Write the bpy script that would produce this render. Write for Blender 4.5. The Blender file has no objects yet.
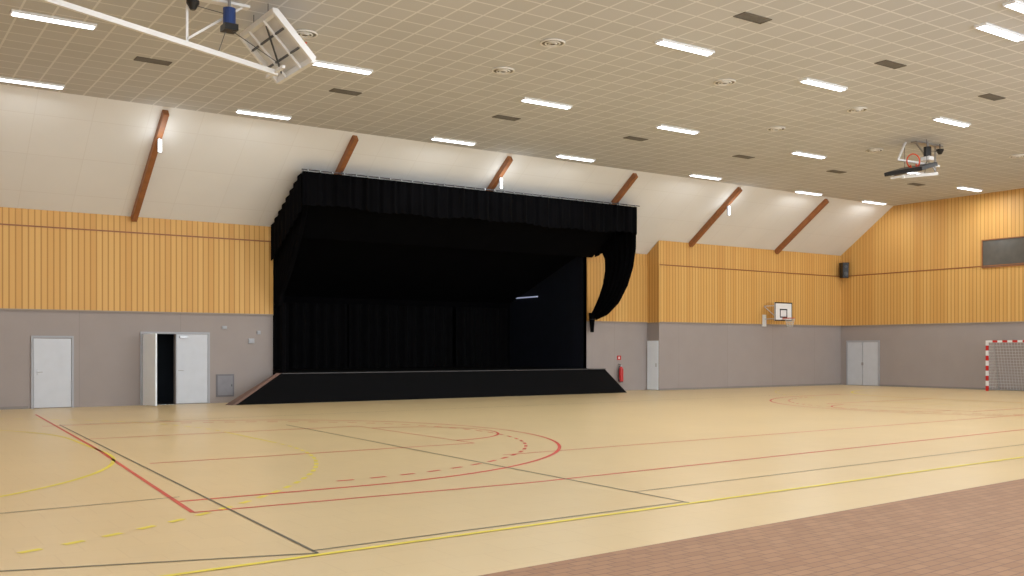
import bpy, math, random
from mathutils import Vector, Matrix
random.seed(4)
C = bpy.context.scene.collection
scene = bpy.context.scene
scene.view_settings.view_transform = 'Standard'

# ------------------------------------------------------------ materials
def srgb(r, g, b):
    f = lambda c: (c/255/12.92) if c/255 <= 0.04045 else ((c/255+0.055)/1.055)**2.4
    return (f(r), f(g), f(b), 1)

def new_mat(name):
    m = bpy.data.materials.new(name); m.use_nodes = True
    nt = m.node_tree
    return m, nt, nt.nodes['Principled BSDF']

def plain(name, col, rough=0.6, metal=0.0, var=0.08, scale=3.0, emit=None, es=1.0, spec=0.5):
    m, nt, p = new_mat(name)
    c = srgb(*col)
    tc = nt.nodes.new('ShaderNodeTexCoord')
    n = nt.nodes.new('ShaderNodeTexNoise'); n.inputs['Scale'].default_value = scale
    n.inputs['Detail'].default_value = 4
    nt.links.new(tc.outputs['Object'], n.inputs['Vector'])
    r = nt.nodes.new('ShaderNodeValToRGB')
    r.color_ramp.elements[0].position = 0.3; r.color_ramp.elements[1].position = 0.7
    r.color_ramp.elements[0].color = tuple(x*(1-var) for x in c[:3])+(1,)
    r.color_ramp.elements[1].color = tuple(min(1, x*(1+var)) for x in c[:3])+(1,)
    nt.links.new(n.outputs['Fac'], r.inputs['Fac'])
    nt.links.new(r.outputs['Color'], p.inputs['Base Color'])
    p.inputs['Roughness'].default_value = rough
    p.inputs['Metallic'].default_value = metal
    p.inputs['Specular IOR Level'].default_value = spec
    if emit:
        p.inputs['Emission Color'].default_value = srgb(*emit)
        p.inputs['Emission Strength'].default_value = es
    return m

def mathn(nt, op, a, b=None):
    n = nt.nodes.new('ShaderNodeMath'); n.operation = op
    for i, v in enumerate((a, b)):
        if v is None: continue
        if isinstance(v, (int, float)): n.inputs[i].default_value = v
        else: nt.links.new(v, n.inputs[i])
    return n.outputs[0]

def mixc(nt, fac, a, b, mode='MIX'):
    n = nt.nodes.new('ShaderNodeMix'); n.data_type = 'RGBA'; n.blend_type = mode
    for i, v in ((0, fac), (6, a), (7, b)):
        if isinstance(v, (int, float, tuple)): n.inputs[i].default_value = v
        else: nt.links.new(v, n.inputs[i])
    return n.outputs[2]

def battens(name, axis, pitch, gap, c1, c2, cgap):
    m, nt, p = new_mat(name)
    tc = nt.nodes.new('ShaderNodeTexCoord')
    sp = nt.nodes.new('ShaderNodeSeparateXYZ')
    nt.links.new(tc.outputs['Object'], sp.inputs[0])
    u = mathn(nt, 'DIVIDE', sp.outputs[axis], pitch)
    fl = mathn(nt, 'FLOOR', u); fr = mathn(nt, 'FRACT', u)
    wn = nt.nodes.new('ShaderNodeTexWhiteNoise'); wn.noise_dimensions = '1D'
    nt.links.new(fl, wn.inputs['W'])
    col = mixc(nt, wn.outputs['Value'], srgb(*c1), srgb(*c2))
    mp = nt.nodes.new('ShaderNodeMapping')
    mp.inputs['Scale'].default_value = (6, 6, 0.5)
    nt.links.new(tc.outputs['Object'], mp.inputs['Vector'])
    nz = nt.nodes.new('ShaderNodeTexNoise'); nz.inputs['Scale'].default_value = 2
    nt.links.new(mp.outputs[0], nz.inputs['Vector'])
    col = mixc(nt, mathn(nt, 'MULTIPLY', nz.outputs['Fac'], 0.35), col, srgb(*c2))
    g = mathn(nt, 'LESS_THAN', fr, gap)
    col = mixc(nt, g, col, srgb(*cgap))
    nt.links.new(col, p.inputs['Base Color'])
    p.inputs['Roughness'].default_value = 0.5
    p.inputs['Specular IOR Level'].default_value = 0.3
    b = nt.nodes.new('ShaderNodeBump'); b.inputs['Distance'].default_value = 0.006
    b.inputs['Strength'].default_value = 0.4
    nt.links.new(mathn(nt, 'SUBTRACT', 1.0, g), b.inputs['Height'])
    nt.links.new(b.outputs[0], p.inputs['Normal'])
    return m

def gridmat(name, c1, c2, cm, bw, bh, mortar, rough=0.7, offset=0.0, rot=(0, 0, 0), spec=0.3,
            smooth=0.0, loc=(0, 0, 0), stain=0.1, sscale=0.4, detail=6):
    m, nt, p = new_mat(name)
    tc = nt.nodes.new('ShaderNodeTexCoord')
    mp = nt.nodes.new('ShaderNodeMapping'); mp.inputs['Rotation'].default_value = rot
    mp.inputs['Location'].default_value = loc
    nt.links.new(tc.outputs['Object'], mp.inputs['Vector'])
    b = nt.nodes.new('ShaderNodeTexBrick'); b.offset = offset
    b.inputs['Scale'].default_value = 1
    b.inputs['Brick Width'].default_value = bw; b.inputs['Row Height'].default_value = bh
    b.inputs['Mortar Size'].default_value = mortar
    b.inputs['Mortar Smooth'].default_value = smooth
    b.inputs['Color1'].default_value = srgb(*c1); b.inputs['Color2'].default_value = srgb(*c2)
    b.inputs['Mortar'].default_value = srgb(*cm)
    nt.links.new(mp.outputs[0], b.inputs['Vector'])
    n = nt.nodes.new('ShaderNodeTexNoise'); n.inputs['Scale'].default_value = sscale
    n.inputs['Detail'].default_value = detail
    nt.links.new(tc.outputs['Object'], n.inputs['Vector'])
    k = mathn(nt, 'ADD', mathn(nt, 'MULTIPLY', n.outputs['Fac'], 2*stain), 1-stain)
    comb = nt.nodes.new('ShaderNodeCombineXYZ')
    for i in range(3): nt.links.new(k, comb.inputs[i])
    col = mixc(nt, 1.0, b.outputs['Color'], comb.outputs[0], 'MULTIPLY')
    nt.links.new(col, p.inputs['Base Color'])
    p.inputs['Roughness'].default_value = rough
    p.inputs['Specular IOR Level'].default_value = spec
    return m, nt, p, n

WA, WB_, WG = (218, 175, 106), (205, 156, 86), (178, 130, 68)
wood_x = battens('wood_batten_x', 0, 0.17, 0.22, WA, WB_, WG)
wood_y = battens('wood_batten_y', 1, 0.17, 0.22, WA, WB_, WG)
woodt_x = battens('wood_tight_x', 0, 0.17, 0.2, (216, 172, 103), (204, 154, 86), (180, 132, 70))
woodt_y = battens('wood_tight_y', 1, 0.17, 0.2, (216, 172, 103), (204, 154, 86), (180, 132, 70))
grey_wall, nt_, p_, _ = gridmat('grey_render', (158, 149, 146), (155, 146, 143), (150, 141, 138), 3.0, 50.0, 0.015,
                    rough=0.75, rot=(math.pi/2, 0, 0), stain=0.06, sscale=1.5)
ceil_mat, _, _, _ = gridmat('ceiling_tile', (198, 198, 199), (193, 193, 193), (222, 222, 222), 0.6, 0.6, 0.022, rough=0.85, stain=0.05)
slope_mat, _, _, _ = gridmat('slope_panel', (226, 224, 220), (224, 222, 218), (219, 216, 211), 1.44, 1.2, 0.010, rough=0.8, stain=0.06, sscale=0.6)
floor_mat, fnt, fp, fn = gridmat('sport_floor', (216, 192, 146), (214, 190, 144), (209, 184, 138), 0.5, 0.5, 0.012,
                    rough=0.32, offset=0.5, spec=0.6, stain=0.06, sscale=0.35, smooth=1.0, detail=2)
brick_mat, _, _, _ = gridmat('paver', (164, 124, 92), (152, 112, 82), (130, 98, 76), 0.22, 0.11, 0.008, rough=0.55, offset=0.5,
                    stain=0.14, sscale=1.6, rot=(0, 0, math.radians(-4)))
red_line = plain('line_red', (202, 62, 46), 0.4)
yel_line = plain('line_yellow', (230, 212, 54), 0.4)
drk_line = plain('line_dark', (92, 86, 66), 0.4)
white = plain('white_paint', (228, 228, 228), 0.45, var=0.03)
doorw = plain('door_paint', (196, 200, 208), 0.4, var=0.03)
doorg = plain('door_frame_paint', (164, 166, 173), 0.45, var=0.03)
wall_trim = plain('trim_paint', (150, 138, 128), 0.6, var=0.03)
skirt_m = plain('skirting_paint', (134, 127, 124), 0.6, var=0.03)
steel = plain('steel', (170, 170, 172), 0.35, 0.8)
greyd = plain('dark_grey', (70, 72, 76), 0.5)
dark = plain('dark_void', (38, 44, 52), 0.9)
black = plain('black_cloth', (6, 6, 8), 0.95, var=0.3, scale=1.5, spec=0.06)
blackb = plain('black_board', (5, 5, 7), 0.8, var=0.2, spec=0.12)
navy = plain('black_blue_panel', (22, 25, 36), 0.6, var=0.2, spec=0.4)
back_m = plain('backdrop_cloth', (8, 8, 10), 0.9, var=0.3, spec=0.1)
beam_m = plain('beam_wood', (146, 92, 52), 0.5, var=0.15, scale=6)
brown = plain('brown_edge', (110, 84, 74), 0.6)
red = plain('red_paint', (190, 30, 28), 0.35)
orange = plain('orange_paint', (206, 74, 40), 0.4)
blue = plain('blue_paint', (36, 62, 120), 0.35)
blk = plain('black_plastic', (20, 20, 22), 0.4)
panelg = plain('board_panel', (218, 219, 220), 0.4)
glassd = plain('window_glass', (92, 88, 82), 0.15, var=0.1)
netm = plain('net_cord', (200, 200, 200), 0.8)
tube_m = plain('lamp_tube', (255, 255, 255), 0.5, emit=(238, 246, 255), es=5.0)
strip_m = plain('strip_glow', (220, 225, 255), 0.5, emit=(190, 200, 235), es=0.4)
ventm = plain('vent_slats', (118, 112, 102), 0.7)
ventr = plain('vent_rim', (104, 98, 88), 0.7)
rventm = plain('round_diffuser', (224, 220, 212), 0.6)

# ------------------------------------------------------------ mesh builder
class MB:
    def __init__(s): s.v = []; s.f = []; s.m = []; s.mats = []
    def mi(s, mat):
        if mat not in s.mats: s.mats.append(mat)
        return s.mats.index(mat)
    def poly(s, pts, mat):
        b = len(s.v); s.v += [Vector(p) for p in pts]
        s.f.append(list(range(b, b+len(pts)))); s.m.append(s.mi(mat)); return s
    def hexa(s, p, mat):
        b = len(s.v); s.v += [Vector(q) for q in p]; k = s.mi(mat)
        for f in ((3, 2, 1, 0), (4, 5, 6, 7), (0, 1, 5, 4), (1, 2, 6, 5), (2, 3, 7, 6), (3, 0, 4, 7)):
            s.f.append([b+i for i in f]); s.m.append(k)
        return s
    def box(s, a, c, mat):
        x0, y0, z0 = (min(p, q) for p, q in zip(a, c)); x1, y1, z1 = (max(p, q) for p, q in zip(a, c))
        return s.hexa([(x0, y0, z0), (x1, y0, z0), (x1, y1, z0), (x0, y1, z0),
                       (x0, y0, z1), (x1, y0, z1), (x1, y1, z1), (x0, y1, z1)], mat)
    def tube(s, a, c, r, mat, n=10, r2=None, cap=True):
        a = Vector(a); c = Vector(c); d = (c-a).normalized(); r2 = r if r2 is None else r2
        u = d.orthogonal().normalized(); w = d.cross(u); b = len(s.v); k = s.mi(mat)
        for q, rad in ((a, r), (c, r2)):
            for i in range(n):
                t = 2*math.pi*i/n; s.v.append(q+u*math.cos(t)*rad+w*math.sin(t)*rad)
        for i in range(n):
            j = (i+1) % n; s.f.append([b+i, b+j, b+n+j, b+n+i]); s.m.append(k)
        if cap:
            s.f.append([b+i for i in range(n)][::-1]); s.m.append(k)
            s.f.append([b+n+i for i in range(n)]); s.m.append(k)
        return s
    def bar(s, a, c, w, h, mat, up=(0, 0, 1)):
        a = Vector(a); c = Vector(c); d = (c-a).normalized(); up = Vector(up)
        if abs(d.dot(up)) > 0.99: up = Vector((1, 0, 0))
        u = d.cross(up).normalized()*w/2; v = u.cross(d).normalized()*h/2
        return s.hexa([a-u-v, a+u-v, c+u-v, c-u-v, a-u+v, a+u+v, c+u+v, c-u+v], mat)
    def ring(s, c, R, r, mat, n=24, m=6, axis=2):
        b = len(s.v); k = s.mi(mat); c = Vector(c)
        for i in range(n):
            t = 2*math.pi*i/n
            for j in range(m):
                q = 2*math.pi*j/m; rad = R+r*math.cos(q)
                p = [rad*math.cos(t), rad*math.sin(t), r*math.sin(q)]
                if axis == 0: p = [p[2], p[0], p[1]]
                s.v.append(c+Vector(p))
        for i in range(n):
            for j in range(m):
                s.f.append([b+i*m+j, b+((i+1) % n)*m+j, b+((i+1) % n)*m+(j+1) % m, b+i*m+(j+1) % m]); s.m.append(k)
        return s
    def grid(s, fn, nu, nv, mat):
        b = len(s.v); k = s.mi(mat)
        for i in range(nu+1):
            for j in range(nv+1): s.v.append(Vector(fn(i/nu, j/nv)))
        for i in range(nu):
            for j in range(nv):
                q = b+i*(nv+1)+j
                s.f.append([q, q+1, q+nv+2, q+nv+1]); s.m.append(k)
        return s
    def build(s, name, parent=None, smooth=False, origin=None, structure=False, label=None, category=None, bevel=0):
        if origin is None:
            origin = parent.location.copy() if parent else Vector((0, 0, 0))
        origin = Vector(origin)
        me = bpy.data.meshes.new(name)
        me.from_pydata([tuple(v-origin) for v in s.v], [], s.f)
        for m in s.mats: me.materials.append(m)
        for p, k in zip(me.polygons, s.m): p.material_index = k; p.use_smooth = smooth
        me.update()
        o = bpy.data.objects.new(name, me); C.objects.link(o)
        if parent: o.parent = parent
        else: o.location = origin
        if structure: o['kind'] = 'structure'
        if label: o['label'] = label
        if category: o['category'] = category
        if bevel:
            md = o.modifiers.new('b', 'BEVEL'); md.width = bevel; md.segments = 2
        return o

def empty(name, loc, label, category, group=None, structure=False):
    e = bpy.data.objects.new(name, None); e.location = loc; C.objects.link(e)
    e['label'] = label; e['category'] = category
    if group: e['group'] = group
    if structure: e['kind'] = 'structure'
    e.empty_display_size = 0.2
    return e

def copy_thing(src, loc, label=None):
    n = src.copy(); n.location = loc; C.objects.link(n)
    if label: n['label'] = label
    for ch in [c for c in list(bpy.data.objects) if c.parent == src]:
        k = ch.copy(); k.parent = n; C.objects.link(k)
    return n

# ------------------------------------------------------------ dimensions
YW, YB = 31.8, 31.05
XL, XR = -4.0, 41.0
XB = 28.85
SX0, SX1 = 12.05, 25.5
ZT, ZC, YC = 5.85, 8.5, 28.1
SL = (ZC-ZT)/(YW-YC)
zs = lambda y: ZT+(YW-y)*SL
Z1, Z2 = 2.9, 5.35
YF = -3.0

# ------------------------------------------------------------ shell
f = MB()
f.poly([(XL, 5.75, 0), (26, 7.95, 0), (XR, 9.1, 0), (XR, YW, 0), (XL, YW, 0)], floor_mat)
f.poly([(XL, YF, 0), (XR, YF, 0), (XR, 9.1, 0), (26, 7.95, 0), (XL, 5.75, 0)], brick_mat)
def line(pts, w, mat, z=0.003):
    for (a, b) in zip(pts[:-1], pts[1:]):
        a = Vector((a[0], a[1], z)); b = Vector((b[0], b[1], z))
        d = (b-a).normalized(); n = Vector((-d.y, d.x, 0))*w/2*(1+0.8*abs(d.x))
        f.poly([a-n, b-n, b+n, a+n], mat)
def arc(cx, cy, r, a0, a1, n=40):
    return [(cx+r*math.cos(math.radians(a0+(a1-a0)*i/n)), cy+r*math.sin(math.radians(a0+(a1-a0)*i/n))) for i in range(n+1)]
def dashed(pts, w, mat, z=0.003):
    for i in range(0, len(pts)-1, 2): line(pts[i:i+2], w, mat, z)
# handball
line([(-3.5, 7.36), (2.1, 7.66), (15.7, 8.4), (37.7, 9.6)], 0.036, yel_line, 0.006)
line([(-2.3, 20.5), (-2.3, 17.5)], 0.05, yel_line)
pts = arc(-2.3, 17.5, 6, -90, 0)+arc(-2.3, 20.5, 6, 0, 90)
line(pts, 0.048, yel_line)
dashed(arc(-2.3, 17.5, 9, -88, 0, 66)+arc(-2.3, 20.5, 9, 0, 75, 46), 0.048, yel_line)
line(arc(37.7, 20.5, 6, 90, 180)+arc(37.7, 17.5, 6, 180, 270), 0.05, yel_line)
dashed(arc(37.7, 20.5, 9, 105, 180, 30)+arc(37.7, 17.5, 9, 180, 255, 30), 0.04, yel_line)
# basketball
line([(4.35, 28.8), (3.7, 18), (3.1, 10.5)], 0.05, red_line)
line([(3.1, 10.5), (7.5, 10.4), (21, 11.3), (31.9, 11.9)], 0.03, red_line)
for cx, s in ((5.4, 1), (30.4, -1)):
    a = arc(cx, 17.8, 6.45, -90, 90, 60)
    a = [(cx+(x-cx)*s, y) for x, y in a]
    line([(cx-2.2*s, 11.35)]+a+[(cx-1.6*s, 24.25)], 0.04, red_line)
    a = arc(cx, 17.8, 5.85, -90, 80, 70); a = [(cx+(x-cx)*s, y) for x, y in a]
    dashed(a, 0.04, red_line)
    line([(cx-1.5*s, 15.4), (cx+4.3*s, 15.4), (cx+4.3*s, 20.3), (cx-1.5*s, 20.3)], 0.03, red_line)
    a = arc(cx+4.3*s, 17.85, 1.8, -90, 90, 24); a = [(cx+4.3*s+(x-cx-4.3*s)*s, y) for x, y in a]
    line(a, 0.035, red_line)
line([(31.9, 11.9), (31.9, 24.8)], 0.04, red_line)
line([(9, 13.4), (31, 14.0)], 0.025, red_line, 0.002)
# volleyball / badminton dark lines
line([(3.35, 7.8), (4.2, 24.5)], 0.028, drk_line, 0.0045)
line([(0.9, 8.6), (3.35, 7.8)], 0.018, drk_line, 0.0045)
line([(3.35, 7.92), (7.9, 8.1)], 0.014, drk_line, 0.0045)
line([(7.9, 7.95), (8.5, 21.6)], 0.026, drk_line, 0.0045)
line([(-3, 11.3), (3.3, 11.7)], 0.014, drk_line, 0.0045)
line([(4.2, 24.5), (31, 25.2)], 0.015, drk_line, 0.0045)
line([(7.95, 9.0), (31, 10.2)], 0.012, drk_line, 0.0045)
f.build('floor', structure=True, label='beige sports floor with coloured court lines and red-brown paver border')

c = MB()
c.box((XL, YF, ZC), (XR, YC, ZC+0.2), ceil_mat)
c.build('ceiling', structure=True, label='suspended ceiling of beige square tiles with pale grid')
c = MB()
c.hexa([(XL, YC, ZC), (XR, YC, ZC), (XR, YW, ZT), (XL, YW, ZT),
        (XL, YC, ZC+0.2), (XR, YC, ZC+0.2), (XR, YW+0.2, ZT+0.2), (XL, YW+0.2, ZT+0.2)], slope_mat)
c.build('ceiling_slope', structure=True, label='sloping white panelled ceiling edge')

D2 = (7.83, 8.84, 2.25)
w = MB()
w.box((XL, YW, 0), (D2[0], YW+0.2, Z1), grey_wall)
w.box((D2[0], YW, D2[2]), (D2[1], YW+0.2, Z1), grey_wall)
w.box((D2[1], YW, 0), (SX0, YW+0.2, Z1), grey_wall)
w.box((XL, YW-0.03, Z1), (SX0, YW+0.2, Z2), wood_x)
w.box((XL, YW-0.01, Z2), (SX0, YW+0.2, ZT), woodt_x)
w.box((SX1, YW, 0), (XB, YW+0.2, Z1), grey_wall)
w.box((SX1, YW-0.03, Z1), (XB, YW+0.2, Z2), wood_x)
w.box((SX1, YW-0.01, Z2), (XB, YW+0.2, ZT), woodt_x)
w.build('wall_back', structure=True, label='grey rendered wall with golden timber batten cladding above')
w = MB()
w.box((XB, YB, 0), (XR, YW+0.2, Z1), grey_wall)
w.box((XB, YB-0.03, Z1), (XR, YW+0.2, Z2), wood_x)
w.hexa([(XB, YB-0.01, Z2), (XR, YB-0.01, Z2), (XR, YW, Z2), (XB, YW, Z2),
        (XB, YB-0.01, zs(YB)), (XR, YB-0.01, zs(YB)), (XR, YW, ZT), (XB, YW, ZT)], woodt_x)
w.box((XB-0.02, YB-0.03, Z1), (XB, YW-0.03, Z2), wood_y)
w.hexa([(XB-0.02, YB-0.01, Z2), (XB, YB-0.01, Z2), (XB, YW-0.01, Z2), (XB-0.02, YW-0.01, Z2),
        (XB-0.02, YB-0.01, zs(YB)), (XB, YB-0.01, zs(YB)), (XB, YW-0.01, ZT), (XB-0.02, YW-0.01, ZT)], woodt_y)
w.build('wall_projection', structure=True, label='projecting grey and timber wall section')
w = MB()
w.box((XR, YF, 0), (XR+0.2, YB, Z1), grey_wall)
w.box((XR-0.03, YF, Z1), (XR+0.2, YB, Z2), wood_y)
y0 = YB
w.hexa([(XR-0.01, YF, Z2), (XR+0.2, YF, Z2), (XR+0.2, y0, Z2), (XR-0.01, y0, Z2),
        (XR-0.01, YF, zs(y0)), (XR+0.2, YF, zs(y0)), (XR+0.2, y0, zs(y0)), (XR-0.01, y0, zs(y0))], woodt_y)
w.hexa([(XR-0.01, YF, zs(y0)), (XR+0.2, YF, zs(y0)), (XR+0.2, y0, zs(y0)), (XR-0.01, y0, zs(y0)),
        (XR-0.01, YF, ZC), (XR+0.2, YF, ZC), (XR+0.2, YC, ZC), (XR-0.01, YC, ZC)], woodt_y)
w.build('wall_right', structure=True, label='gable wall, grey below and timber battens above')
w = MB(); w.box((XL-0.2, YF, 0), (XL, YW, Z1), grey_wall); w.box((XL-0.2, YF, Z1), (XL, YW, ZT), wood_y)
w.box((XL-0.2, YF, ZT), (XL, YC, ZC), woodt_y)
w.build('wall_left', structure=True, label='end wall, grey below and timber above')
for i, (a, b) in enumerate((((XL, YW-0.05, Z1-0.02), (SX0, YW-0.03, Z1+0.02)), ((XL, YW-0.05, Z2-0.02), (SX0, YW-0.03, Z2+0.02)),
             ((SX1, YW-0.05, Z1-0.02), (XB, YW-0.03, Z1+0.02)), ((XB, YB-0.05, Z1-0.02), (XR-0.05, YB-0.03, Z1+0.02)),
             ((XB, YB-0.05, Z2-0.02), (XR-0.05, YB-0.03, Z2+0.02)), ((XR-0.05, YF, Z1-0.02), (XR-0.03, YB-0.05, Z1+0.02)),
             ((XR-0.05, YF, Z2-0.02), (XR-0.03, YB-0.05, Z2+0.02)))):
    MB().box(a, b, beam_m if b[2] > 4 else wall_trim).build('trim_%d' % (i+1), structure=True, label='thin ledge strip along the cladding')
for nm, a, b in (('baseboard_back', (XL, YW-0.02, 0), (4.6, YW, 0.08)), ('baseboard_right', (XR-0.02, YF, 0), (XR, 28.85, 0.08)),
                 ('baseboard_projection', (XB, YB-0.02, 0), (XR-0.02, YB, 0.08))):
    MB().box(a, b, skirt_m).build(nm, structure=True, label='low grey skirting')

# stage recess
RY, RZ = 37.4, 3.85
w = MB(); w.poly([(SX0, YW, 0), (SX0, RY, 0), (SX0, RY, RZ), (SX0, YW, ZT)], black); w.build('wall_recess_left', structure=True, label='black stage side wall')
w = MB(); w.poly([(SX1, YW, 0), (SX1, RY, 0), (SX1, RY, RZ), (SX1, YW, ZT)], navy); w.build('wall_recess_right', structure=True, label='blue-black stage side wall')
w = MB(); w.poly([(SX0, RY, 0), (SX1, RY, 0), (SX1, RY, RZ), (SX0, RY, RZ)], black); w.build('wall_recess_back', structure=True, label='black stage rear wall')
w = MB(); w.poly([(SX0, YW, ZT), (SX1, YW, ZT), (SX1, RY, RZ), (SX0, RY, RZ)], black); w.build('ceiling_recess', structure=True, label='black sloping stage ceiling')
w = MB()
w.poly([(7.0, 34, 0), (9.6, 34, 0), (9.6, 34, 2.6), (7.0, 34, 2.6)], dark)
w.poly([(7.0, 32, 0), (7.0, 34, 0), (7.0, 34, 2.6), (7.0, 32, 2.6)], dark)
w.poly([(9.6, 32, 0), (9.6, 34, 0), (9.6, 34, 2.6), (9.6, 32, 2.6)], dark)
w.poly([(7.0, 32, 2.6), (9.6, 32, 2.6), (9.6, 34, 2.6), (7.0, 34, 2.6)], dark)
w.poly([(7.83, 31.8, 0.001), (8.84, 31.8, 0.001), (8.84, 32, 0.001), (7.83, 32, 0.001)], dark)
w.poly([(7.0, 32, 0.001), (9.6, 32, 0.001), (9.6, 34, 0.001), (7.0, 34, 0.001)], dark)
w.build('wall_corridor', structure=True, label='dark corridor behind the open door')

for i, X in enumerate((7.56, 13.35, 19.2, 24.95, 30.65, 36.2)):
    yb = YB-0.02 if X > XB else YW-0.05
    m = MB(); a = Vector((X, YC+0.05, ZC-0.13)); b = Vector((X, yb, zs(yb)-0.11))
    m.bar(a, b, 0.16, 0.24, beam_m)
    m.build('roof_beam' if i == 0 else 'roof_beam.%03d' % i, structure=True, label='brown laminated timber beam against the white slope', category='beam', bevel=0.01)

# ------------------------------------------------------------ doors
def hinge_leaf(m, p0, ang, wd, h, mat, t=0.05):
    d = Vector((math.cos(ang), math.sin(ang), 0)); n = Vector((-d.y, d.x, 0))*t/2; p0 = Vector(p0)
    a, b = p0-n, p0+n
    m.hexa([a, a+d*wd, b+d*wd, b, a+Vector((0, 0, h)), a+d*wd+Vector((0, 0, h)), b+d*wd+Vector((0, 0, h)), b+Vector((0, 0, h))], mat)
def frame_x(m, x0, x1, y, h, mat, w=0.06):
    m.box((x0, y-0.05, 0), (x0+w, y, h), mat); m.box((x1-w, y-0.05, 0), (x1, y, h), mat)
    m.box((x0+w, y-0.05, h-w), (x1-w, y, h), mat)
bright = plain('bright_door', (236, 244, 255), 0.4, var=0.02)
e = empty('door_1', (5.26, YW, 0), 'single pale grey metal door in the wall', 'door', structure=True)
m = MB(); frame_x(m, 4.68, 5.84, YW-0.001, 2.14, doorg); m.build('door_frame', e)
m = MB(); m.box((4.75, YW-0.035, 0.02), (5.77, YW-0.003, 2.06), doorw); m.build('door_leaf', e, bevel=0.004)
m = MB(); m.box((4.82, YW-0.05, 0.98), (4.86, YW-0.036, 1.16), steel); m.tube((4.84, YW-0.09, 1.07), (4.98, YW-0.09, 1.07), 0.012, steel); m.tube((4.84, YW-0.036, 1.07), (4.84, YW-0.09, 1.07), 0.012, steel)
m.build('handle', e)
e = empty('door_2', (8.8, YW, 0), 'double pale grey door with one leaf standing open', 'door', structure=True)
m = MB(); frame_x(m, 7.76, 9.92, YW-0.001, 2.29, doorg); m.build('door_frame', e)
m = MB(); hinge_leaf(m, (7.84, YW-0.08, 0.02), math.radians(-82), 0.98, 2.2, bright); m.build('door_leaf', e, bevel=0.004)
m = MB(); m.box((8.86, YW-0.04, 0.02), (9.85, YW-0.003, 2.22), doorw); m.build('door_leaf', e, bevel=0.004)
m = MB(); m.tube((8.93, YW-0.09, 1.07), (9.07, YW-0.09, 1.07), 0.012, steel); m.tube((8.93, YW-0.041, 1.07), (8.93, YW-0.09, 1.07), 0.014, steel); m.build('handle', e)
m = MB(); m.box((8.95, YW-0.1, 2.1), (9.2, YW-0.041, 2.17), steel); m.build('door_closer', e)
e = empty('door_3', (XB, 31.4, 0), 'narrow white door in the side of the wall projection', 'door', structure=True)
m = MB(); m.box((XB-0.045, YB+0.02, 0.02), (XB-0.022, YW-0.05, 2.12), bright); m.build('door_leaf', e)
m = MB(); m.box((XB-0.06, YB+0.12, 1.0), (XB-0.046, YB+0.16, 1.15), steel); m.build('handle', e)
e = empty('door_4', (XR, 29.8, 0), 'double pale grey door in the end wall', 'door', structure=True)
m = MB(); m.box((XR-0.05, 28.85, 0), (XR-0.001, 28.92, 2.18), doorg); m.box((XR-0.05, 30.63, 0), (XR-0.001, 30.7, 2.18), doorg); m.box((XR-0.05, 28.92, 2.11), (XR-0.001, 30.63, 2.18), doorg)
m.build('door_frame', e)
for y0_, y1_ in ((28.93, 29.76), (29.79, 30.62)):
    m = MB(); m.box((XR-0.04, y0_, 0.02), (XR-0.003, y1_, 2.1), doorw); m.build('door_leaf', e)
m = MB(); m.box((XR-0.07, 29.72, 0.98), (XR-0.051, 29.83, 1.12), steel); m.build('handle', e)
e = empty('window_1', (XR, 21.8, 5.3), 'wide dark window set in the timber cladding', 'window', structure=True)
m = MB(); m.box((XR-0.045, 20.0, 5.3), (XR-0.031, 23.7, 6.45), glassd); m.build('glass_pane', e)
m = MB()
m.box((XR-0.08, 19.96, 5.26), (XR-0.031, 23.74, 5.3), beam_m); m.box((XR-0.08, 19.96, 6.45), (XR-0.031, 23.74, 6.49), beam_m)
m.box((XR-0.08, 23.7, 5.3), (XR-0.031, 23.74, 6.45), beam_m); m.box((XR-0.08, 19.96, 5.3), (XR-0.031, 20.0, 6.45), beam_m)
m.build('window_frame', e)

# ------------------------------------------------------------ stage platform
e = empty('stage_platform', (18.8, 31.5, 0), 'low black stage platform with splayed front skirt', 'stage')
m = MB(); m.box((SX0+0.02, 31.02, 0.86), (SX1-0.02, RY-0.05, 0.96), blackb)
m.box((SX0+0.1, 31.1, 0), (SX1-0.1, 31.7, 0.86), blackb); m.build('deck', e)
m = MB()
m.hexa([(10.25, 30.2, 0), (26.3, 30.2, 0), (26.3, 30.32, 0), (10.25, 30.32, 0),
        (12.0, 30.9, 0.93), (25.75, 30.9, 0.93), (25.75, 31.01, 0.93), (12.0, 31.01, 0.93)], blackb)
m.build('front_skirt', e)
m = MB()
m.hexa([(10.13, 30.2, 0), (10.25, 30.2, 0), (10.25, 30.5, 0), (10.0, 30.5, 0),
        (11.86, 30.9, 0.96), (12.0, 30.9, 0.96), (12.0, 31.01, 0.96), (11.86, 31.01, 0.96)], brown)
m.build('side_board', e, label='brown edge board')
m = MB(); m.box((12.0, 30.86, 0.932), (25.75, 31.01, 0.965), plain('edge_grey', (56, 54, 56), 0.6)); m.build('nosing', e, label='grey stage nosing')

# canopy
FY, FZ, BZc = 29.1, 7.32, 5.6
e = empty('stage_canopy', (18.8, FY, FZ), 'black draped canopy projecting over the stage', 'stage canopy')
m = MB()
m.hexa([(12.0, FY, FZ-0.06), (25.75, FY, FZ-0.06), (25.75, YW-0.06, BZc-0.06), (12.0, YW-0.06, BZc-0.06),
        (12.0, FY, FZ), (25.75, FY, FZ), (25.75, YW-0.06, BZc), (12.0, YW-0.06, BZc)], black)
m.build('canopy_roof', e)
m = MB()
def val(u, v):
    L = 13.85; x = 11.95+u*L
    y = FY-0.1+0.03*math.sin(x*19)+0.02*math.sin(x*7.3+1)+0.015*math.sin(x*31)
    z = FZ-0.02-v*(1.05+0.03*math.sin(x*2.7)+0.03*math.sin(x*0.9)+0.015*math.sin(x*19))
    return (x, y, z)
m.grid(val, 620, 5, black); m.build('valance', e, smooth=True, label='pleated black valance')
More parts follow.
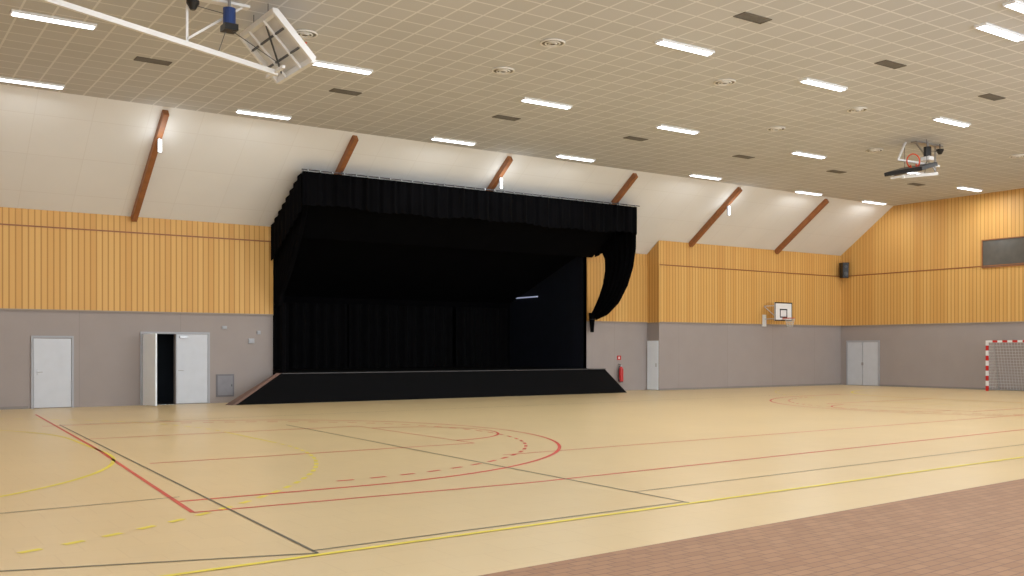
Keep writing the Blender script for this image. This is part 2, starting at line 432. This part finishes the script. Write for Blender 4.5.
for X in (11.93, 25.82):
    m = MB()
    m.grid(lambda u, v: (X+0.03*math.sin(u*50), FY-0.05+u*(YW-FY-0.1), (FZ-0.01)+(ZT-FZ)*u-v*(1.05-0.75*u if X > 20 else 1.2)), 50, 4, black)
    m.build('side_valance', e, smooth=True)
m = MB(); m.tube((11.9, FY-0.16, FZ+0.02), (25.85, FY-0.16, FZ+0.02), 0.02, greyd)
for i in range(34):
    x = 12.1+i*0.41; m.box((x-0.015, FY-0.19, FZ-0.02), (x+0.015, FY-0.13, FZ+0.05), steel)
m.build('curtain_rail', e, label='grey rail with metal hooks')
for x in (13.35, 19.2, 24.95):
    m = MB(); m.tube((x, FY+0.05, FZ), (x, FY+0.05, zs(FY+0.05)-0.3), 0.02, greyd); m.build('hanger_rod', e)

def drape(X, outer, inner, fold=9, bulge=0.12):
    def smp(P, t):
        t *= len(P)-1; i = min(int(t), len(P)-2); q = t-i
        return Vector((P[i][0]*(1-q)+P[i+1][0]*q, P[i][1]*(1-q)+P[i+1][1]*q))
    m = MB()
    def fn(u, v):
        a = smp(outer, v); b = smp(inner, v); p = a.lerp(b, u)
        return (X+bulge*math.sin(u*fold*2*math.pi+v*2)*(0.4+0.6*v), p.x, p.y)
    m.grid(fn, 70, 40, black)
    return m
e = empty('stage_curtain', (25.7, 31.5, 1.0), 'black drape gathered back from the canopy corner', 'curtain')
m = drape(25.72, [(28.98, 6.6), (29.0, 5.7), (29.18, 4.95), (29.52, 4.25), (30.05, 3.6), (30.75, 3.15), (31.5, 2.95)],
          [(31.2, 5.9), (30.9, 5.4), (30.9, 4.95), (31.05, 4.4), (31.28, 3.95), (31.5, 3.6), (31.68, 3.3)], 6, 0.05)
m.build('upper_drape', e, smooth=True)
m = MB(); m.grid(lambda u, v: (25.62+(0.13-0.06*v)*math.cos(u*6.283)*(1+0.2*math.sin(u*40)), 31.58+(0.13-0.06*v)*math.sin(u*6.283), 3.25-v*0.8), 40, 8, black)
m.build('gathered_tail', e, smooth=True)
m = MB(); m.ring((25.62, 31.58, 2.98), 0.13, 0.02, blk); m.build('tie_back', e)
e = empty('stage_curtain', (12.0, 31.5, 1.0), 'black drape hanging down the stage edge', 'curtain')
m = drape(12.12, [(28.95, 6.3), (29.2, 5.8), (29.6, 5.2), (30.1, 4.6), (30.6, 4.05), (31.1, 3.6), (31.3, 3.2)],
          [(31.7, 5.3), (31.7, 5.1), (31.7, 4.8), (31.7, 4.5), (31.7, 4), (31.7, 3.5), (31.7, 3.1)], 7, 0.08)
m.build('upper_drape', e, smooth=True)
m = MB(); m.grid(lambda u, v: (12.2+0.1*math.sin(u*30)+u*0.3, 31.3+u*0.45+0.06*math.sin(u*44), 3.3-v*2.32), 50, 8, black)
m.build('lower_drape', e, smooth=True)
for i, (xa, xb, yy, zt) in enumerate(((12.3, 17.2, 37.1, 3.6), (17.3, 22.2, 37.1, 3.6), (22.3, 25.0, 36.9, 3.6))):
    m = MB(); m.grid(lambda u, v: (xa+u*(xb-xa), yy+0.09*math.sin(u*(xb-xa)*14)+0.04*math.sin(u*31), 0.98+v*(zt-0.98)), 160, 3, back_m)
    m.build('backdrop_curtain' if i == 0 else 'backdrop_curtain.%03d' % i, smooth=True, origin=((xa+xb)/2, yy, 0.98),
            label='black pleated backdrop curtain at rear of the stage', category='curtain')['group'] = 'stage backdrop curtains'
m = MB(); m.box((25.42, 35.2, 4.05), (25.48, 37.0, 4.10), strip_m)
m.build('strip_light', origin=(25.45, 36.1, 4.05), label='slim pale strip light on the stage side wall', category='light')

# ------------------------------------------------------------ ceiling lights
L = empty('ceiling_light', (3.65, 21.9, ZC), 'white surface-mounted fluorescent ceiling light', 'ceiling light', 'fluorescent ceiling lights')
m = MB()
m.box((2.85, 21.77, ZC-0.025), (4.45, 22.03, ZC-0.001), white)
for ya, yb_ in ((21.77, 21.79), (22.01, 22.03)): m.box((2.85, ya, ZC-0.055), (4.45, yb_, ZC-0.025), white)
for xa, xb in ((2.85, 2.88), (4.42, 4.45)): m.box((xa, 21.79, ZC-0.055), (xb, 22.01, ZC-0.025), white)
m.build('lamp_housing', L)
for dy in (-0.05, 0.05):
    m = MB(); m.tube((2.89, 21.9+dy, ZC-0.055), (4.41, 21.9+dy, ZC-0.055), 0.028, tube_m); m.build('fluorescent_tube', L)
pos = [(4.0, 27.4), (9.9, 21.7), (10.07, 27.3), (15.6, 15.95), (16.0, 21.7), (16.4, 27.3), (20.4, 11.4), (20.7, 16.2),
       (21.2, 22.0), (21.4, 27.3), (27.2, 16.7), (27.7, 22.3), (27.9, 27.4), (34.4, 27.7), (39.1, 27.8), (39.1, 23.2), (33.8, 22.3), (19.6, 10.35)]
for p in pos: copy_thing(L, (p[0], p[1], ZC))
def area(loc, sx, sy, e, rot=(0, 0, 0), col=(0.94, 0.98, 1.0)):
    l = bpy.data.lights.new('lamp', 'AREA'); l.shape = 'RECTANGLE'; l.size = sx; l.size_y = sy; l.energy = e; l.color = col
    o = bpy.data.objects.new('lamp_glow', l); o.location = loc; o.rotation_euler = rot; C.objects.link(o); return o
for p in [(3.65, 21.9)]+pos+[(4, 16), (10, 16), (4, 10), (10, 10), (27, 11), (33, 16), (33, 10)]:
    area((p[0], p[1], ZC-0.12), 1.5, 0.25, 48 if p[1] > 26 else 105)

for i, (X, y) in enumerate(((7.56, 28.8), (19.2, 28.75), (30.65, 28.8))):
    z = zs(y)-0.42
    e = empty('flood_light' if i == 0 else 'flood_light.%03d' % i, (X, y, z), 'small bright floodlight fixed to a timber beam', 'flood light', 'beam floodlights')
    m = MB(); m.box((X-0.05, y-0.04, z-0.24), (X+0.05, y+0.04, z+0.14), steel); m.build('lamp_body', e, bevel=0.01)
    m = MB(); m.box((X-0.045, y-0.06, z-0.23), (X+0.045, y-0.041, z+0.13), tube_m); m.build('lamp_lens', e)
    m = MB(); m.box((X-0.02, y+0.0, z+0.12), (X+0.02, y+0.04, z+0.2), steel); m.build('bracket', e)
    pl = bpy.data.lights.new('flood', 'POINT'); pl.energy = 11; pl.shadow_soft_size = 0.15; pl.color = (0.88, 0.95, 1)
    po = bpy.data.objects.new('flood_glow', pl); po.location = (X, y-0.35, z-0.05); C.objects.link(po)

V = MB(); V.box((5.7, 23.64, ZC-0.02), (6.5, 23.66, ZC-0.001), ventr); V.box((5.7, 23.94, ZC-0.02), (6.5, 23.96, ZC-0.001), ventr)
V.box((5.7, 23.66, ZC-0.02), (5.72, 23.94, ZC-0.001), ventr); V.box((6.48, 23.66, ZC-0.02), (6.5, 23.94, ZC-0.001), ventr)
for i in range(7): V.box((5.72, 23.67+i*0.038, ZC-0.015), (6.48, 23.69+i*0.038, ZC-0.001), ventm)
V.box((5.72, 23.66, ZC-0.006), (6.48, 23.94, ZC-0.001), greyd)
v0 = V.build('ceiling_vent', origin=(6.1, 23.8, ZC), label='grey rectangular slatted ceiling vent', category='vent'); v0['group'] = 'slatted ceiling vents'
for p in ((11, 23.8), (16.1, 23.8), (21.1, 23.8), (26.2, 23.9), (31.3, 23.9), (36.4, 23.9), (15.4, 13.8), (20.6, 14.2), (25.5, 14.5), (30.6, 14.4)):
    o = v0.copy(); o.location = (p[0], p[1], ZC); C.objects.link(o)
V = MB()
V.ring((13, 17.4, ZC-0.02), 0.26, 0.02, rventm); V.ring((13, 17.4, ZC-0.03), 0.16, 0.018, rventm); V.ring((13, 17.4, ZC-0.04), 0.09, 0.015, rventm)
V.tube((13, 17.4, ZC-0.02), (13, 17.4, ZC-0.001), 0.26, ventm, 24); V.tube((13, 17.4, ZC-0.05), (13, 17.4, ZC-0.01), 0.045, ventm, 16)
v0 = V.build('ceiling_diffuser', origin=(13, 17.4, ZC), smooth=False, label='round cream ceiling air diffuser', category='ceiling vent'); v0['group'] = 'round ceiling diffusers'
for p in ((8.25, 19.9), (13.3, 19.8), (18.5, 17.5), (23.7, 20.3), (23.7, 17.4), (29, 20.6), (34, 18.4)):
    o = v0.copy(); o.location = (p[0], p[1], ZC); C.objects.link(o)

# ------------------------------------------------------------ ceiling basketball units
def ceiling_hoop(loc, s, label, compact=False):
    ox = loc[0]
    e = empty('ceiling_basketball_hoop', loc, label, 'basketball hoop', 'folding ceiling basketball units')
    P = lambda x, y, z: (ox+s*(x-7.0), y, z)
    fm = white if not compact else steel
    xs = 0.2 if not compact else 5.4
    az = lambda x: 8.35-(x-0.2)*0.1507
    m = MB()
    m.bar(P(xs, 19.0, az(xs)), P(7.3, 19.0, 7.28), 0.085, 0.1, white)
    m.bar(P(7.25, 18.55, 7.3), P(7.25, 19.45, 7.3), 0.06, 0.06, white)
    m.build('swing_arm', e)
    m = MB(); m.bar(P(5.5, 19.0, ZC-0.02), P(5.5, 19.0, az(5.5)), 0.04, 0.04, fm)
    m.bar(P(5.5, 19.0, az(5.5)+0.1), P(6.6, 19.0, ZC-0.02), 0.04, 0.04, fm)
    m.box(P(5.2, 18.9, ZC-0.05), P(6.7, 19.1, ZC-0.001), fm); m.build('hanger_frame', e)
    if not compact:
        m = MB(); m.bar(P(2.2, 19.0, ZC-0.02), P(2.2, 19.0, az(2.2)), 0.05, 0.05, fm); m.build('hanger_post', e)
    if compact: A, B = Vector(P(6.45, 0, 7.72)), Vector(P(7.3, 0, 7.48))
    else: A, B = Vector(P(6.92, 0, 8.22)), Vector(P(7.7, 0, 7.42))
    t_ = (B-A).normalized(); N = Vector((-t_.z*s, 0, t_.x*s)).normalized()
    if N.z < 0: N = -N
    q = lambda t, y, o=0: (A+(B-A)*t)+Vector((0, y, 0))+N*o
    hw = 0.9 if not compact else 0.6
    m = MB()
    m.hexa([q(0.03, 19-hw, 0), q(0.97, 19-hw, 0), q(0.97, 19+hw, 0), q(0.03, 19+hw, 0),
            q(0.03, 19-hw, 0.03), q(0.97, 19-hw, 0.03), q(0.97, 19+hw, 0.03), q(0.03, 19+hw, 0.03)], panelg if not compact else greyd)
    m.build('backboard', e)
    hw += 0.03
    m = MB()
    for t in (0, 1): m.bar(q(t, 19-hw, -0.04), q(t, 19+hw, -0.04), 0.09, 0.12, white if not compact else blk)
    for y in (19-hw, 19+hw): m.bar(q(0, y, -0.04), q(1, y, -0.04), 0.09, 0.12, white if not compact else blk)
    m.build('board_frame', e, label='deep steel rim of the board')
    m = MB()
    for t in (0.3, 0.7): m.bar(q(t, 19-hw, -0.08), q(t, 19+hw, -0.08), 0.035, 0.035, greyd)
    m.bar(q(0, 18.6, -0.1), q(1, 18.6, -0.1), 0.045, 0.045, white); m.bar(q(0, 19.4, -0.1), q(1, 19.4, -0.1), 0.045, 0.045, white)
    m.bar(q(0.1, 18.6, -0.12), q(0.9, 19.4, -0.12), 0.03, 0.03, greyd)
    m.build('rear_brace', e)
    m = MB()
    c0 = q(0.75, 19.0, 0.30) if not compact else q(0.7, 18.75, 0.22)
    yv = Vector((0, 1, 0))
    for k in range(24):
        a0, a1 = 2*math.pi*k/24, 2*math.pi*(k+1)/24
        m.tube(c0+(N*math.cos(a0)+yv*math.sin(a0))*0.225, c0+(N*math.cos(a1)+yv*math.sin(a1))*0.225, 0.022, orange, 6)
    for yy in (18.9, 19.1):
        dy = 0 if not compact else -0.25
        m.bar(q(0.73, yy+dy, 0.03), q(0.73, yy+dy, 0.12), 0.03, 0.03, orange, up=(1, 0, 0))
    m.build('hoop_ring', e, label='orange hoop ring')
    m = MB()
    m.tube(P(6.25, 18.8, 8.0), P(6.25, 18.8, 8.32), 0.12, blue if not compact else blk, 16); m.tube(P(6.25, 18.8, 8.32), P(6.25, 18.8, ZC), 0.03, steel)
    m.box(P(6.12, 18.65, 7.88), P(6.38, 18.95, 8.0), blk if not compact else white)
    m.build('winch_motor', e, label='blue hoist motor' if not compact else 'dark hoist motor')
    m = MB()
    m.tube(P(5.55, 18.8, 8.16), P(5.55, 18.8, 8.28), 0.05, blk, 16, 0.12); m.tube(P(5.55, 18.8, 8.28), P(5.55, 18.8, 8.33), 0.12, blk, 16); m.tube(P(5.55, 18.8, 8.33), P(5.55, 18.8, ZC), 0.015, blk)
    m.build('cable_reel', e, label='black cable reel')
    if compact:
        m = MB(); m.bar(P(5.9, 18.6, 7.7), P(7.1, 19.3, 7.9), 0.06, 0.06, white); m.bar(P(7.1, 19.3, 7.9), P(6.7, 19.3, ZC), 0.05, 0.05, white)
        m.build('folding_strut', e)
    cb = [((6.25, 18.75, 7.9), (7.2, 18.6, 7.35)), ((6.2, 18.85, 7.9), (6.1, 19.0, 7.5)), ((6.2, 18.8, 8.2), (5.6, 18.8, 8.25))]
    for yy in (18.6, 19.4): cb.append(((6.95, yy, 8.15), (6.95, yy, ZC)) if not compact else ((6.6, yy, 7.7), (6.6, yy, ZC)))
    for a, b in cb:
        m = MB(); m.tube(P(*a), P(*b), 0.008, greyd, 5); m.build('cable', e)
    return e
ceiling_hoop((7.0, 19.0, ZC), 1, 'white folded ceiling basketball hoop with blue hoist motor')
ceiling_hoop((28.5, 19.0, ZC), -1, 'compact folded ceiling basketball hoop with orange ring', True)

# wall hoop
BX, BY, BZ = 35.75, 30.2, 3.05
e = empty('wall_basketball_hoop', (BX, YB, BZ+0.4), 'small white wall-mounted basketball backboard with orange ring', 'basketball hoop')
m = MB(); m.box((BX-0.6, BY, BZ), (BX+0.6, BY+0.03, BZ+0.85), white); m.build('backboard', e)
m = MB()
for a, b in (((BX-0.6, BY-0.01, BZ), (BX+0.6, BY-0.001, BZ+0.05)), ((BX-0.6, BY-0.01, BZ+0.8), (BX+0.6, BY-0.001, BZ+0.85)),
             ((BX-0.6, BY-0.01, BZ), (BX-0.55, BY-0.001, BZ+0.85)), ((BX+0.55, BY-0.01, BZ), (BX+0.6, BY-0.001, BZ+0.85)),
             ((BX-0.25, BY-0.01, BZ+0.15), (BX-0.2, BY-0.001, BZ+0.55)), ((BX+0.2, BY-0.01, BZ+0.15), (BX+0.25, BY-0.001, BZ+0.55)),
             ((BX-0.25, BY-0.01, BZ+0.5), (BX+0.25, BY-0.001, BZ+0.55)), ((BX-0.25, BY-0.01, BZ+0.15), (BX+0.25, BY-0.001, BZ+0.2))):
    m.box(a, b, blk)
m.build('board_marking', e)
m = MB(); m.ring((BX, BY-0.37, BZ+0.12), 0.225, 0.015, orange); m.box((BX-0.08, BY-0.15, BZ+0.1), (BX+0.08, BY-0.011, BZ+0.14), orange); m.build('hoop_ring', e)
m = MB()
def netf(u, v):
    r = 0.22-0.1*v; return (BX+r*math.cos(u*6.283), BY-0.37+r*math.sin(u*6.283), BZ+0.12-0.4*v)
m.grid(netf, 12, 5, netm); o = m.build('net', e); md = o.modifiers.new('w', 'WIREFRAME'); md.thickness = 0.012
for x in (BX-0.35, BX+0.35):
    m = MB()
    m.bar((x, BY+0.03, BZ+0.7), (x, YB-0.001, BZ+0.7), 0.035, 0.035, doorw); m.bar((x, BY+0.03, BZ+0.1), (x, YB-0.001, BZ+0.1), 0.035, 0.035, doorw)
    m.bar((x, BY+0.03, BZ+0.1), (x, YB-0.001, BZ+0.7), 0.03, 0.03, doorw); m.build('wall_bracket', e)
m = MB(); m.box((BX-0.5, YB-0.06, BZ-0.25), (BX-0.25, YB-0.001, BZ+0.3), panelg); m.build('winder_box', e)

# goal
GX, GY0, GY1 = 40.0, 19.9, 22.95
e = empty('handball_goal', (GX, 21.35, 0), 'red and white striped handball goal with net', 'goal')
def striped(m, a, b, n):
    a = Vector(a); b = Vector(b)
    for i in range(n):
        m.bar(a.lerp(b, i/n), a.lerp(b, (i+1)/n), 0.09, 0.09, red if i % 2 == 0 else white, up=(1, 0, 0))
for y in (GY0, GY1):
    m = MB(); striped(m, (GX, y, 0), (GX, y, 2.12), 10); m.build('post', e)
m = MB(); striped(m, (GX, GY0+0.04, 2.08), (GX, GY1-0.04, 2.08), 14); m.build('crossbar', e)
m = MB()
for y in (GY0, GY1):
    m.tube((GX+0.04, y, 2.05), (GX+0.5, y, 2.05), 0.02, steel); m.tube((GX+0.5, y, 2.05), (GX+0.92, y, 0.03), 0.02, steel); m.tube((GX+0.04, y, 0.03), (GX+0.92, y, 0.03), 0.02, steel)
m.tube((GX+0.92, GY0, 0.03), (GX+0.92, GY1, 0.03), 0.02, steel); m.build('rear_frame', e)
m = MB()
L3 = GY1-GY0
m.grid(lambda u, v: (GX+0.5+0.4*v, GY0+u*L3, 2.03-1.98*v), 24, 16, netm)
m.grid(lambda u, v: (GX+0.04+0.46*v, GY0+u*L3, 2.06), 24, 4, netm)
for y in (GY0, GY1): m.grid(lambda u, v: (GX+0.04+u*(0.46+0.4*v), y, 2.03-1.98*v), 7, 16, netm)
o = m.build('net', e); md = o.modifiers.new('w', 'WIREFRAME'); md.thickness = 0.012

# speaker
e = empty('loudspeaker', (40.75, 30.75, 5.3), 'black wall-mounted loudspeaker in the corner', 'loudspeaker')
m = MB(); m.hexa([(40.55, 30.6, 5.25), (40.8, 30.45, 5.25), (40.92, 30.75, 5.25), (40.7, 30.9, 5.25),
                  (40.5, 30.55, 6.0), (40.78, 30.4, 6.0), (40.92, 30.75, 6.0), (40.65, 30.9, 6.0)], blk); m.build('cabinet', e, bevel=0.02)
m = MB(); m.tube((40.66, 30.5, 5.45), (40.64, 30.47, 5.45), 0.1, greyd, 20); m.build('driver_cone', e)
m = MB(); m.tube((40.64, 30.49, 5.8), (40.62, 30.46, 5.8), 0.07, greyd, 20); m.build('driver_cone', e)
m = MB(); m.bar((40.8, 30.8, 5.6), (40.96, 30.95, 5.6), 0.05, 0.1, steel); m.build('bracket', e)

# fire extinguisher
EX = 27.25
e = empty('fire_extinguisher', (EX, YW-0.14, 0.35), 'red fire extinguisher hung on the grey wall', 'fire extinguisher')
m = MB(); m.tube((EX, YW-0.14, 0.4), (EX, YW-0.14, 0.92), 0.1, red, 20); m.tube((EX, YW-0.14, 0.92), (EX, YW-0.14, 1.02), 0.1, red, 20, 0.035); m.tube((EX, YW-0.14, 0.36), (EX, YW-0.14, 0.4), 0.085, blk, 20)
m.build('cylinder_body', e, smooth=False)
m = MB(); m.tube((EX, YW-0.14, 1.02), (EX, YW-0.14, 1.09), 0.03, steel); m.bar((EX, YW-0.14, 1.09), (EX-0.14, YW-0.14, 1.13), 0.03, 0.02, blk); m.build('valve', e)
m = MB(); pr = [(EX-0.03, YW-0.14, 1.06), (EX-0.14, YW-0.17, 1.02), (EX-0.17, YW-0.18, 0.8), (EX-0.14, YW-0.17, 0.5)]
for a, b in zip(pr[:-1], pr[1:]): m.tube(a, b, 0.015, blk, 8)
m.tube(pr[-1], (EX-0.13, YW-0.17, 0.42), 0.02, blk, 8, 0.035); m.build('hose', e)
m = MB(); m.box((EX-0.04, YW-0.05, 0.75), (EX+0.04, YW-0.001, 0.9), steel); m.build('bracket', e)
m = MB(); m.box((EX-0.1, YW-0.012, 1.3), (EX+0.1, YW-0.001, 1.48), red); m.box((EX-0.03, YW-0.014, 1.34), (EX+0.03, YW-0.012, 1.44), white)
m.build('safety_sign', origin=(EX, YW, 1.3), label='small red fire safety sign on the grey wall', category='sign')

# wall hatch and small boxes
m = MB(); HX0, HX1 = 10.13, 10.72
hg = plain('hatch_grey', (128, 126, 132), 0.5)
m.box((HX0, YW-0.03, 0.2), (HX1, YW-0.001, 0.93), plain('hatch_rim', (108, 106, 112), 0.5)); m.box((HX0+0.05, YW-0.045, 0.25), (HX1-0.05, YW-0.03, 0.88), hg)
m.box((HX1-0.1, YW-0.055, 0.53), (HX1-0.07, YW-0.045, 0.6), greyd)
m.build('wall_hatch', origin=(10.43, YW, 0.2), label='plain grey access hatch low in the wall', category='hatch')
def wbox(name, x, z, w_, h_, mat, label, cat, y=YW):
    m = MB(); m.box((x-w_/2, y-0.05, z-h_/2), (x+w_/2, y-0.001, z+h_/2), mat)
    m.box((x-w_/3, y-0.062, z-h_/4), (x+w_/3, y-0.05, z+h_/4), mat)
    m.build(name, origin=(x, y, z), label=label, category=cat, bevel=0.006)
wbox('switch_box', 11.3, 2.02, 0.2, 0.16, doorg, 'small grey switch box beside the stage', 'switch')
wbox('switch_box', 11.55, 2.3, 0.12, 0.12, doorg, 'small grey switch box beside the stage', 'switch')
wbox('emergency_light', 10.4, 2.45, 0.16, 0.1, doorg, 'small grey emergency light above the doors', 'emergency light')

# ------------------------------------------------------------ world, camera
wd = bpy.data.worlds.new('World'); scene.world = wd; wd.use_nodes = True
bg = wd.node_tree.nodes['Background']; bg.inputs[0].default_value = (0.89, 0.95, 1, 1); bg.inputs[1].default_value = 4.0
cam = bpy.data.cameras.new('Camera'); co = bpy.data.objects.new('Camera', cam); C.objects.link(co)
cam.sensor_width = 36; cam.lens = 985/1024*36; cam.shift_y = 62/1024
co.location = (0, 0, 1.72); co.rotation_euler = (math.radians(90), 0, math.radians(-34.4))
cam.clip_end = 200
scene.camera = co
